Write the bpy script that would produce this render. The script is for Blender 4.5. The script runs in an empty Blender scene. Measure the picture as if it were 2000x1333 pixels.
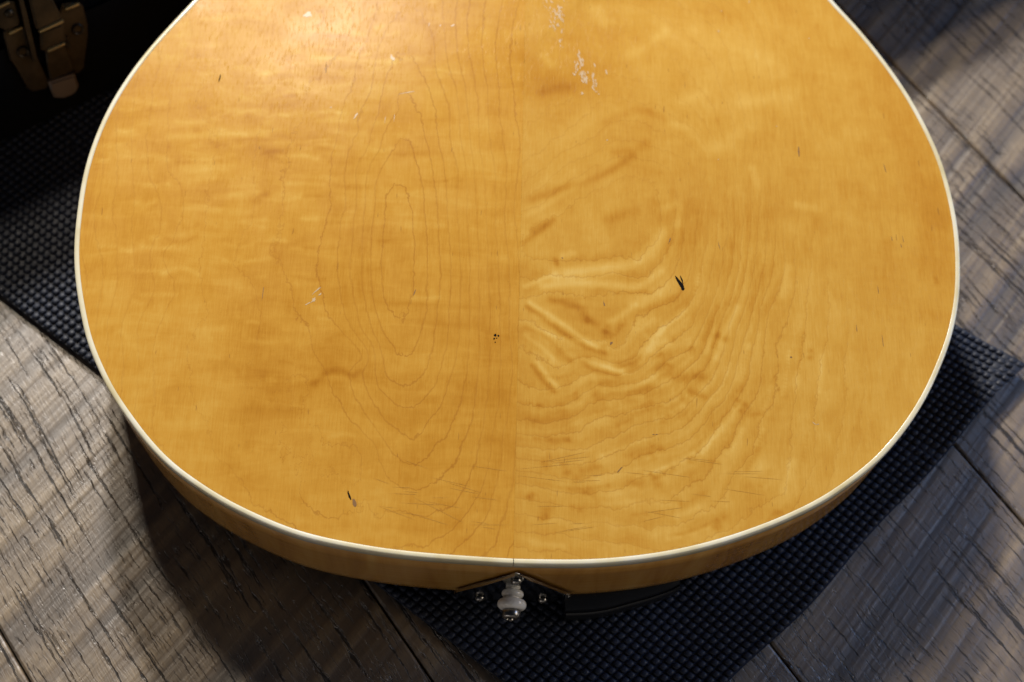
import bpy, bmesh, math, random
import numpy as np
from mathutils import Vector, Matrix
random.seed(7); rng = np.random.default_rng(7)
R = math.radians
SC = bpy.context.scene
COL = SC.collection

# ------------------------------------------------------------------ camera
FPX, NX, NY = 2800.0, 870.0, 1900.0          # focal length in photo pixels, photo position of straight-down
H = 0.076                                    # height of the guitar's back rim above the floor
DIST = 0.61687
CAMZ = DIST + H
_d = np.array([NX - 1000, NY - 666.5, FPX]); _d /= np.linalg.norm(_d)
AZ = -_d
AX = np.array([1., 0, 0]) - AZ * AZ[0]; AX /= np.linalg.norm(AX)
AY = np.cross(AZ, AX)
def at(px, py, z=0.0):
    r = np.array([px - 1000, py - 666.5, FPX])
    t = -(CAMZ - z) / (r @ AZ)
    return np.array([(r @ AX) * t, (r @ AY) * t])
def ray(px, py):
    r = np.array([px - 1000, py - 666.5, FPX])
    return np.array([r @ AX, r @ AY, r @ AZ])
cam_d = bpy.data.cameras.new('camera'); cam = bpy.data.objects.new('camera', cam_d); COL.objects.link(cam)
right = Vector((AX[0], AY[0], AZ[0])); up = -Vector((AX[1], AY[1], AZ[1])); fwd = Vector((AX[2], AY[2], AZ[2]))
M = Matrix((right, up, -fwd)).transposed().to_4x4(); M.translation = (0, 0, CAMZ)
cam.matrix_world = M
cam_d.sensor_width = 36; cam_d.lens = FPX / 2000 * 36
cam_d.clip_start = 0.02; cam_d.clip_end = 60
cam_d.dof.use_dof = True
_f = at(1050, 720, H + .008)
cam_d.dof.focus_distance = (Vector((_f[0], _f[1], H + .008)) - Vector((0, 0, CAMZ))).dot(fwd)
cam_d.dof.aperture_fstop = 5.6
SC.camera = cam

# ------------------------------------------------------------------ light: two window panes behind, blue sky window at right
w = bpy.data.worlds.new('World'); SC.world = w; w.use_nodes = True
w.node_tree.nodes['Background'].inputs[0].default_value = (.55, .68, 1, 1)
w.node_tree.nodes['Background'].inputs[1].default_value = 0.012
def window(name, az, el, dist, sx, sy, power, col, tgt=(0, .33, .04)):
    l = bpy.data.lights.new(name, 'AREA'); l.shape = 'RECTANGLE'; l.size = sx; l.size_y = sy
    l.energy = power; l.color = col
    o = bpy.data.objects.new(name, l); COL.objects.link(o)
    d = Vector((math.cos(R(az)) * math.cos(R(el)), math.sin(R(az)) * math.cos(R(el)), math.sin(R(el))))
    o.location = Vector(tgt) + d * dist
    o.rotation_euler = d.to_track_quat('Z', 'Y').to_euler()
    return o
window('window_light_high', 110, 46, 2.6, .20, .20, 25, (1, .86, .68))
window('window_light_low', 101, 35, 2.6, .16, .17, 72, (1, .96, .92))
window('window_light_blue', 14, 29, 2.2, 1.0, .5, 8, (.17, .43, 1))
window('room_side_light', -8, 24, 1.8, .7, .5, 5, (1, .86, .68))
window('left_fill_light', 236, 10, 1.6, .8, .4, 1.4, (1, .90, .84))  # added fill for the left rim wall, stands in for floor bounce
window('room_bounce', -80, 18, 1.8, 1.6, .6, .95, (1, .92, .82))
SC.view_settings.view_transform = 'Standard'; SC.view_settings.look = 'None'
SC.view_settings.exposure = .14; SC.view_settings.gamma = 1
SC.cycles.max_bounces = 6
try: SC.cycles.use_denoising = True
except Exception: pass

# ------------------------------------------------------------------ helpers
class NT:
    def __init__(s, name):
        s.m = bpy.data.materials.new(name); s.m.use_nodes = True; s.t = s.m.node_tree
        s.b = s.t.nodes['Principled BSDF']; s._o = None
    def n(s, typ, **kw):
        x = s.t.nodes.new(typ)
        for k, v in kw.items():
            if k == 'ins':
                for i, val in v.items():
                    if hasattr(val, 'is_linked') or isinstance(val, bpy.types.NodeSocket): s.t.links.new(val, x.inputs[i])
                    else: x.inputs[i].default_value = val
            else: setattr(x, k, v)
        return x
    def math(s, op, a, b=0.0, c=0.0, clamp=False):
        x = s.n('ShaderNodeMath', operation=op, use_clamp=clamp, ins={0: a, 1: b, 2: c}); return x.outputs[0]
    def obj(s):
        if not s._o: s._o = s.n('ShaderNodeTexCoord').outputs['Object']
        return s._o
    def map(s, v, scale=(1, 1, 1), rot=(0, 0, 0), loc=(0, 0, 0)):
        return s.n('ShaderNodeMapping', ins={0: v, 1: loc, 2: rot, 3: scale}).outputs[0]
    def noise(s, v, scale=1, detail=3, rough=.5, dist=0, col=False):
        x = s.n('ShaderNodeTexNoise', ins={'Vector': v, 'Scale': scale, 'Detail': detail, 'Roughness': rough, 'Distortion': dist})
        return x.outputs['Color' if col else 0]
    def rng(s, v, a, b, c=0., d=1., smooth=True):
        return s.n('ShaderNodeMapRange', interpolation_type='SMOOTHSTEP' if smooth else 'LINEAR', ins={0: v, 1: a, 2: b, 3: c, 4: d}).outputs[0]
    def mix(s, f, a, b, mode='MIX'):
        x = s.n('ShaderNodeMix', data_type='RGBA', blend_type=mode)
        for i, val in ((0, f), (6, a), (7, b)):
            if isinstance(val, bpy.types.NodeSocket): s.t.links.new(val, x.inputs[i])
            else: x.inputs[i].default_value = val if i == 0 else (*val, 1)[:4]
        return x.outputs[2]
    def attr(s, name): return s.n('ShaderNodeAttribute', attribute_name=name).outputs['Fac']
    def ramp(s, f, stops):
        x = s.n('ShaderNodeValToRGB'); e = x.color_ramp.elements
        while len(e) < len(stops): e.new(.5)
        for i, (p, c) in enumerate(stops): e[i].position = p; e[i].color = (*c, 1)
        s.t.links.new(f, x.inputs[0]); return x.outputs[0]
    def bump(s, h, strength=.3, dist=.001, nrm=None):
        x = s.n('ShaderNodeBump', ins={'Strength': strength, 'Distance': dist, 'Height': h})
        if nrm is not None: s.t.links.new(nrm, x.inputs['Normal'])
        return x.outputs[0]
    def set(s, **kw):
        for k, v in kw.items():
            k = k.replace('_', ' ')
            if isinstance(v, bpy.types.NodeSocket): s.t.links.new(v, s.b.inputs[k])
            else: s.b.inputs[k].default_value = (*v, 1) if isinstance(v, tuple) and s.b.inputs[k].type == 'RGBA' else v
        return s.m

def mesh(name, verts, faces, mat, parent=None, smooth=True, attrs=None, autosmooth=None):
    me = bpy.data.meshes.new(name); me.from_pydata([tuple(v) for v in verts], [], [tuple(f) for f in faces])
    if mat: me.materials.append(mat)
    me.polygons.foreach_set('use_smooth', [smooth] * len(me.polygons))
    for k, a in (attrs or {}).items():
        at_ = me.attributes.new(k, 'FLOAT', 'POINT'); at_.data.foreach_set('value', np.asarray(a, dtype=np.float32))
    me.update()
    o = bpy.data.objects.new(name, me); COL.objects.link(o); o.parent = parent
    if autosmooth is not None: me.set_sharp_from_angle(angle=R(autosmooth))
    return o
def from_bm(name, bm, mat, parent=None, smooth=True, sharp=35):
    bmesh.ops.recalc_face_normals(bm, faces=bm.faces)
    me = bpy.data.meshes.new(name); bm.to_mesh(me); bm.free(); me.materials.append(mat)
    me.polygons.foreach_set('use_smooth', [smooth] * len(me.polygons))
    if smooth and sharp: me.set_sharp_from_angle(angle=R(sharp))
    o = bpy.data.objects.new(name, me); COL.objects.link(o); o.parent = parent
    return o
def empty(name, loc=(0, 0, 0)):
    o = bpy.data.objects.new(name, None); COL.objects.link(o); o.location = loc; o.empty_display_size = .02; return o
def tag(o, **kw):
    for k, v in kw.items(): o[k] = v
    return o
def grid_faces(nu, nv, off=0, closed=False):
    i, j = np.meshgrid(np.arange(nu if closed else nu - 1), np.arange(nv - 1), indexing='ij')
    i2 = (i + 1) % nu
    return (np.stack([i * nv + j, i2 * nv + j, i2 * nv + j + 1, i * nv + j + 1], -1).reshape(-1, 4) + off)
def lathe(prof, seg=40):
    """prof: list of (radius, axial). Axis +Z."""
    bm = bmesh.new(); rings = []
    for r, a in prof:
        if r < 1e-7: rings.append([bm.verts.new((0, 0, a))])
        else: rings.append([bm.verts.new((r * math.cos(2 * math.pi * k / seg), r * math.sin(2 * math.pi * k / seg), a)) for k in range(seg)])
    for A, B in zip(rings, rings[1:]):
        for k in range(seg):
            k2 = (k + 1) % seg
            if len(A) == 1 and len(B) == 1: continue
            if len(A) == 1: bm.faces.new((A[0], B[k], B[k2]))
            elif len(B) == 1: bm.faces.new((A[k], B[0], A[k2]))
            else: bm.faces.new((A[k], B[k], B[k2], A[k2]))
    return bm
def catmull(P, n):
    P = np.asarray(P, float); Q = np.vstack([2 * P[0] - P[1], P, 2 * P[-1] - P[-2]]); out = []
    for i in range(1, len(Q) - 2):
        a, b, c, d = Q[i - 1:i + 3]
        for t in np.linspace(0, 1, 12, endpoint=False):
            out.append(.5 * ((2 * b) + (c - a) * t + (2 * a - 5 * b + 4 * c - d) * t * t + (3 * b - a - 3 * c + d) * t ** 3))
    out.append(P[-1]); out = np.array(out)
    s = np.r_[0, np.cumsum(np.hypot(*np.diff(out, axis=0).T))]; t = np.linspace(0, s[-1], n)
    return np.c_[np.interp(t, s, out[:, 0]), np.interp(t, s, out[:, 1])]

# ------------------------------------------------------------------ floor: brushed dark oak planks
PA = R(-54.2); PU = np.array([math.cos(PA), math.sin(PA)]); PN = np.array([-PU[1], PU[0]])
def floor_mat():
    s = NT('brushed_oak'); o = s.obj()
    rnd = s.n('ShaderNodeObjectInfo').outputs['Random']
    off = s.n('ShaderNodeCombineXYZ', ins={0: s.math('MULTIPLY', rnd, 37.0), 1: s.math('MULTIPLY', rnd, 91.0)}).outputs[0]
    v0 = s.n('ShaderNodeVectorMath', operation='ADD', ins={0: o, 1: off}).outputs[0]
    # slow wander of the grain
    wn = s.noise(s.map(v0, (5, 9, 1)), 1, 2, .45)
    sep = s.n('ShaderNodeSeparateXYZ', ins={0: v0})
    yw = s.math('ADD', sep.outputs[1], s.math('MULTIPLY', s.math('SUBTRACT', wn, .5), .022))
    v = s.n('ShaderNodeCombineXYZ', ins={0: sep.outputs[0], 1: yw, 2: 0.0}).outputs[0]
    jag = s.noise(s.map(v, (160, 420, 1)), 1, 2, .6)
    y2 = s.math('ADD', yw, s.math('MULTIPLY', s.math('SUBTRACT', jag, .5), .0022))
    vj = s.n('ShaderNodeCombineXYZ', ins={0: sep.outputs[0], 1: y2, 2: 0.0}).outputs[0]
    g1 = s.noise(s.map(vj, (10, 400, 1)), 1, 3, .62)           # long grooves
    g2 = s.noise(s.map(vj, (46, 680, 1)), 1, 3, .6)           # short pores
    dens = s.noise(s.map(v, (10, 16, 1)), 1, 2, .5)
    gro = s.math('MULTIPLY', s.rng(g1, .57, .63), s.rng(g2, .38, .52))
    pore = s.rng(g2, .585, .65)
    pore = s.math('MULTIPLY', pore, s.rng(dens, .36, .56))
    deep = s.math('MAXIMUM', gro, s.math('MULTIPLY', pore, .85))
    # saw marks running across the plank, a little aslant
    xs = s.math('ADD', sep.outputs[0], s.math('MULTIPLY', sep.outputs[1], .28))
    sw = s.noise(s.n('ShaderNodeCombineXYZ', ins={0: s.math('MULTIPLY', xs, 80), 1: s.math('MULTIPLY', sep.outputs[1], 3.5), 2: 3.0}).outputs[0], 1, 2, .55)
    sw2 = s.noise(s.n('ShaderNodeCombineXYZ', ins={0: s.math('MULTIPLY', xs, 330), 1: s.math('MULTIPLY', sep.outputs[1], 14), 2: 1.0}).outputs[0], 1, 2, .5)
    blot = s.noise(s.map(v0, (14, 30, 1)), 1, 4, .6)
    tone = s.math('ADD', s.math('MULTIPLY', s.rng(sw, .34, .68, smooth=False), .55), s.math('MULTIPLY', blot, .55))
    tone = s.math('ADD', tone, s.math('MULTIPLY', s.math('SUBTRACT', sw2, .5), .24))
    base = s.ramp(tone, [(.24, (.040, .023, .009)), (.5, (.128, .080, .035)), (.80, (.29, .20, .098))])
    fine = s.noise(s.map(vj, (90, 1500, 1)), 1, 2, .6)
    base = s.mix(s.rng(fine, .3, .7, 0, .5), base, (.04, .028, .02))
    colr = s.mix(deep, base, (.020, .015, .011))
    hgt = s.math('SUBTRACT', s.math('ADD', s.math('MULTIPLY', sw, .9), s.math('MULTIPLY', sw2, .18)), s.math('MULTIPLY', deep, .52))
    hgt = s.math('ADD', hgt, s.math('MULTIPLY', fine, .10))
    b1 = s.bump(hgt, .9, .0016)
    rough = s.math('ADD', s.math('ADD', s.math('MULTIPLY', blot, .18), .36), s.math('MULTIPLY', deep, .2))
    return s.set(Base_Color=colr, Roughness=rough, Normal=b1, Specular_IOR_Level=s.math('SUBTRACT', 1.0, s.math('MULTIPLY', deep, .7)), Coat_Weight=s.math('SUBTRACT', 1.0, s.math('MULTIPLY', deep, .45), clamp=True), Coat_Roughness=s.math('SUBTRACT', .50, s.math('MULTIPLY', deep, .12)), Coat_IOR=2.1, Coat_Normal=b1)
FM = floor_mat()
dark_m = NT('sub_floor'); DM = dark_m.set(Base_Color=(.02, .017, .015), Roughness=.9)
floor = empty('floor'); tag(floor, kind='structure')
mesh('subfloor', [(-3, -3, -.016), (3, -3, -.016), (3, 3, -.016), (-3, 3, -.016)], [(0, 1, 2, 3)], DM, floor)
bounds = [-.0874 - .148 * k for k in range(8, 0, -1)] + [-.0874, .0675, .212, .3573, .4905] + [.4905 + .145 * k for k in range(1, 10)]
def plank(v0, v1, u0, u1):
    g, c, r = .0004, .0013, .0011
    L, Wd = u1 - u0 - 2 * g, v1 - v0 - 2 * g
    hv = []
    prof = [(0, -.014), (0, -c * 1.0), (c * .35, -c * .35), (c, 0)]
    prof += [(Wd - a, z) for a, z in reversed(prof)]
    vs = [(u, p[0], p[1]) for u in (0, L) for p in prof]
    n = len(prof)
    fs = [(i, n + i, n + i + 1, i + 1) for i in range(n - 1)]
    fs += [tuple(range(n - 1, -1, -1))[::-1], tuple(range(n, 2 * n))[::-1]]
    o = mesh('plank', vs, fs, FM, floor, smooth=False)
    o.rotation_euler = (0, 0, PA)
    p = PU * (u0 + g) + PN * (v0 + g)
    o.location = (p[0], p[1], 0)
for i, (a, b) in enumerate(zip(bounds, bounds[1:])):
    if b < -.9 or a > 1.5: continue
    offs = [-1.35, .62, 2.4] if i % 2 else [-1.6, -1.1 - .0 , 1.55]
    offs = [-1.35 - .11 * (i % 3), .95 + .13 * (i % 4), 2.6]
    for u0, u1 in zip(offs, offs[1:]): plank(a, b, u0, u1)

# ------------------------------------------------------------------ body frame and outline (metres)
B0 = at(1003, 1100, H)
_u = at(1025, 0, H) - B0; BU = _u / np.linalg.norm(_u); BV = np.array([BU[1], -BU[0]])
def body(x, y): return B0 + BV * x + BU * y
LEFT = [(-.7, -.7), (-41.5, 1.0), (-69.6, 4.0), (-98, 9.8), (-127, 21.6), (-146.8, 33.2), (-157, 40.6), (-167.8, 51), (-178.9, 64.2), (-188.4, 77), (-199.6, 97.5), (-205.8, 115), (-210.4, 131.5), (-213.4, 149), (-214.6, 171), (-214.4, 189), (-212.2, 207), (-207.4, 227), (-199.8, 247), (-189.4, 267.3), (-172.7, 294), (-160, 314), (-147, 337), (-137, 362), (-133, 388), (-136, 415), (-144, 440), (-149, 465), (-147, 492), (-134, 518), (-110, 537), (-70, 547), (0, 550)]
RIGHT = [(-.7, -.7), (29.9, 0), (50.3, 2), (70.9, 5.6), (90.5, 10.9), (108, 17.2), (125.8, 25), (143.9, 35), (162.4, 49), (172.5, 58.8), (183, 71.5), (192.8, 86.2), (201.4, 102.8), (207.4, 116.6), (211.9, 131), (215, 147), (217, 172), (216, 193), (212.8, 214.7), (207.8, 232.3), (201.4, 249.6), (193.3, 266.4), (183.7, 283.2), (174, 298), (163.2, 313), (149, 338), (139, 362), (135, 388), (137, 415), (144, 440), (149, 465), (147, 492), (134, 518), (110, 537), (70, 547), (0, 550)]
NO = 420
OUT = {-1: catmull(np.array(LEFT) / 1000, NO), 1: catmull(np.array(RIGHT) / 1000, NO)}
for s_ in OUT: OUT[s_][0] = (0, -.0006); OUT[s_][-1] = (0, .55)
def smooth1(P, k=4):
    for _ in range(k):
        Q = P.copy(); Q[1:-1] = (P[:-2] + 2 * P[1:-1] + P[2:]) / 4; P = Q
    return P
for s_ in OUT: OUT[s_] = smooth1(OUT[s_], 14)
def normals(P):
    T = np.gradient(P, axis=0); T /= np.linalg.norm(T, axis=1)[:, None]
    Nn = np.c_[T[:, 1], -T[:, 0]]
    return Nn
ONRM = {1: normals(OUT[1]), -1: -normals(OUT[-1])}
for s_ in ONRM: ONRM[s_][0] = (0, -1); ONRM[s_][-1] = (0, 1)
CEN = np.array([0, .26]); BW = .0026; DOME = .011
def dome(rho):
    t = np.clip(1 - rho, 0, 1)
    return DOME * (1 - (1 - np.clip(t * 1.12, 0, 1)) ** 2.1) * (t * t * (3 - 2 * t)) ** .30 if False else DOME * np.sin(np.clip(t, 0, 1) ** 1.15 * math.pi / 2) ** 1.15
_ang = {s_: np.arctan2(OUT[s_][:, 1] - CEN[1], np.abs(OUT[s_][:, 0])) for s_ in OUT}
_rad = {s_: np.hypot(OUT[s_][:, 0], OUT[s_][:, 1] - CEN[1]) - BW * 1.05 for s_ in OUT}
def rho_of(x, y):
    s_ = 1 if x >= 0 else -1
    a = math.atan2(y - CEN[1], abs(x)); return math.hypot(x, y - CEN[1]) / np.interp(a, _ang[s_], _rad[s_])
def survey(px, py):
    """photo point -> body coordinates on the arched back"""
    z = H + DOME
    for _ in range(5):
        p = at(px, py, z) - B0; x, y = p @ BV, p @ BU
        z = H + float(dome(np.array(rho_of(x, y))))
    return x, y, z

# ------------------------------------------------------------------ figure of the two back halves: growth-ring field
def tps(P, V, lam):
    P = np.array(P) * 1000 / 100.; V = np.array(V, float); n = len(P)
    def K(r2): return .5 * r2 * np.log(r2 + 1e-12)
    A = np.zeros((n + 3, n + 3)); A[:n, :n] = K(((P[:, None] - P[None]) ** 2).sum(-1)) + lam * np.eye(n)
    A[:n, n] = 1; A[:n, n + 1:] = P; A[n, :n] = 1; A[n + 1:, :n] = P.T
    c = np.linalg.solve(A, np.r_[V, 0, 0, 0])
    def f(Q):
        Q = Q * 10.; out = np.zeros(len(Q))
        for i in range(0, len(Q), 4000):
            q = Q[i:i + 4000]; out[i:i + 4000] = K(((q[:, None] - P[None]) ** 2).sum(-1)) @ c[:n] + c[n] + q @ c[n + 1:]
        return out
    return f
RL = [(1, [(780, 355), (759, 396), (749, 454), (747, 516), (753, 571), (768, 610), (784, 632), (798, 605), (810, 562), (811, 516), (808, 454), (810, 412), (798, 371)]),
      (2, [(786, 264), (769, 268), (744, 322), (730, 371), (724, 454), (724, 520), (732, 590), (757, 661), (784, 709), (802, 686), (818, 640), (832, 570), (835, 495), (831, 412), (819, 342), (802, 285)]),
      (3, [(790, 175), (769, 194), (757, 239), (740, 297), (716, 371), (706, 454), (708, 530), (722, 620), (749, 707), (792, 754), (827, 727), (850, 640), (858, 540), (856, 454), (848, 355), (827, 264), (806, 198)]),
      (4, [(796, 72), (778, 107), (744, 186), (722, 270), (700, 371), (690, 470), (692, 560), (708, 650), (740, 750), (796, 795), (846, 755), (872, 650), (880, 540), (878, 454), (876, 371), (856, 268), (827, 144), (819, 103)]),
      (5, [(800, -30), (760, 60), (722, 170), (700, 260), (676, 370), (668, 470), (676, 600), (700, 720), (745, 805), (802, 846), (862, 800), (892, 700), (900, 560), (898, 450), (892, 330), (880, 230), (850, 90)]),
      (6, [(735, 20), (690, 170), (660, 270), (640, 330), (635, 380), (655, 395), (640, 420), (622, 470), (640, 620), (640, 690), (690, 740), (740, 850), (790, 902), (860, 870), (905, 760), (918, 600), (916, 450), (908, 320), (893, 180), (862, 20)]),
      (7, [(680, 60), (610, 170), (560, 260), (552, 320), (556, 380), (540, 430), (535, 500), (575, 560), (600, 640), (660, 672), (702, 700), (730, 860), (760, 930), (800, 958), (880, 910), (930, 780), (936, 560), (930, 420), (920, 300), (905, 160), (885, 20)]),
      (8, [(620, 40), (520, 230), (490, 330), (500, 420), (470, 520), (505, 600), (500, 700), (540, 738), (600, 730), (560, 800), (545, 850), (600, 980), (640, 1010), (700, 890), (740, 985), (850, 1000), (915, 930), (950, 820), (955, 600), (948, 400), (935, 250), (915, 100)]),
      (9, [(415, 20), (422, 120), (400, 210), (420, 300), (400, 400), (388, 500), (430, 610), (390, 650), (400, 800), (450, 920), (520, 1000), (610, 1040), (960, 900), (974, 700), (975, 520), (965, 380), (950, 220)]),
      (10, [(380, 60), (335, 170), (328, 280), (325, 340), (318, 500), (315, 620), (300, 740), (296, 840), (420, 960), (985, 850), (996, 700), (996, 520), (985, 380), (985, 260), (975, 160)]),
      (11, [(300, 160), (292, 300), (308, 380), (312, 450), (300, 560), (262, 650), (268, 750), (1004, 900), (1010, 640), (1012, 500), (1012, 360), (1015, 250)]),
      (12, [(262, 210), (258, 300), (262, 420), (262, 560), (240, 720)]), (13.2, [(225, 280), (215, 400), (225, 560), (210, 680)]),
      (14.4, [(190, 330), (175, 430), (185, 560)]), (.4, [(782, 480), (780, 440), (784, 540)])]
RR = [(1.45, [(1190, 430), (1215, 415)]),
      (1.35, [(1155, 440), (1170, 400), (1210, 395), (1245, 384), (1265, 420), (1240, 455), (1190, 470), (1160, 460)]),
      (2, [(1020, 455), (1060, 430), (1115, 440), (1120, 410), (1180, 370), (1240, 345), (1285, 350), (1300, 420), (1288, 457), (1264, 487), (1244, 502), (1186, 504), (1139, 512), (1080, 520), (1020, 500)]),
      (3, [(1018, 400), (1100, 355), (1147, 325), (1205, 310), (1260, 315), (1320, 370), (1312, 430), (1308, 467), (1298, 504), (1274, 524), (1244, 543), (1159, 539), (1078, 541), (1017, 546)]),
      (4, [(1024, 385), (1100, 330), (1150, 295), (1197, 283), (1260, 285), (1340, 340), (1338, 440), (1320, 510), (1304, 544), (1274, 568), (1237, 578), (1200, 582), (1183, 568), (1139, 566), (1092, 565), (1068, 585), (1040, 575)]),
      (5, [(1025, 350), (1080, 310), (1150, 262), (1205, 240), (1270, 245), (1360, 310), (1360, 440), (1345, 530), (1331, 578), (1304, 598), (1271, 605), (1237, 626), (1220, 646), (1213, 673), (1193, 683), (1153, 673), (1119, 671), (1085, 656), (1048, 646), (1017, 619)]),
      (6, [(1028, 320), (1106, 264), (1131, 231), (1164, 198), (1205, 186), (1250, 198), (1330, 240), (1385, 310), (1385, 440), (1365, 540), (1340, 600), (1301, 629), (1288, 656), (1254, 666), (1237, 698), (1207, 705), (1166, 703), (1129, 700), (1105, 717), (1060, 700), (1020, 660)]),
      (7, [(1020, 250), (1080, 215), (1130, 165), (1190, 140), (1260, 160), (1350, 210), (1402, 300), (1405, 440), (1380, 560), (1350, 640), (1274, 693), (1254, 717), (1217, 735), (1169, 732), (1142, 734), (1112, 761), (1060, 760), (1020, 740)]),
      (8, [(1025, 110), (1075, 80), (1140, 48), (1190, 50), (1300, 90), (1380, 180), (1418, 300), (1422, 440), (1396, 570), (1372, 630), (1338, 686), (1288, 720), (1230, 752), (1186, 754), (1153, 767), (1068, 798), (1017, 796)]),
      (9, [(1060, 30), (1250, 20), (1340, 70), (1410, 180), (1434, 300), (1438, 440), (1412, 580), (1390, 640), (1360, 700), (1300, 745), (1213, 775), (1153, 788), (1034, 825), (1016, 826)]),
      (10, [(1350, 20), (1432, 150), (1450, 300), (1452, 440), (1428, 585), (1405, 660), (1390, 715), (1330, 770), (1240, 800), (1150, 825), (1060, 858), (1014, 850)]),
      (11, [(1466, 440), (1443, 590), (1420, 660), (1398, 740), (1340, 800), (1250, 835), (1170, 862), (1080, 880), (1013, 872)]),
      (12, [(1480, 440), (1457, 595), (1433, 670), (1402, 765), (1340, 828), (1260, 858), (1190, 885), (1090, 905), (1012, 894)]),
      (13, [(1496, 440), (1471, 600), (1445, 690), (1408, 790), (1350, 860), (1280, 885), (1210, 912), (1100, 932), (1011, 918)]),
      (14, [(1514, 440), (1486, 610), (1462, 700), (1420, 810), (1362, 890), (1300, 925), (1240, 945), (1110, 960), (1010, 945)]),
      (15, [(1535, 440), (1504, 620), (1484, 710), (1450, 810), (1400, 890), (1350, 950), (1270, 985), (1120, 990), (1010, 975)]),
      (16, [(1560, 440), (1530, 640), (1520, 720), (1490, 820), (1450, 900), (1420, 960), (1330, 1020), (1150, 1020), (1009, 1000)]),
      (17, [(1590, 440), (1575, 640), (1560, 740), (1545, 860), (1540, 960), (1400, 1040), (1150, 1050), (1007, 1030)]),
      (18.2, [(1630, 440), (1625, 640), (1620, 760), (1600, 900), (1570, 960)]), (19.4, [(1670, 440), (1672, 640), (1665, 760), (1650, 880)]),
      (20.6, [(1710, 440), (1718, 640), (1705, 780)]), (21.8, [(1750, 440), (1760, 640), (1742, 760)]), (23, [(1795, 440), (1800, 600), (1780, 740)]), (24, [(1835, 440), (1840, 600)]),
      (18, [(1560, 20), (1590, 200)]), (21, [(1660, 120), (1700, 260)]), (12, [(1470, 60), (1500, 220)])]
FIELD = {}
for s_, RRR, lam in ((-1, RL, .004), (1, RR, .012)):
    P, V = [], []
    for lv, pts in RRR:
        for px, py in pts:
            x, y, z = survey(px, py); P.append((x, y)); V.append(lv)
    FIELD[s_] = tps(P, V, lam)
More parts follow.
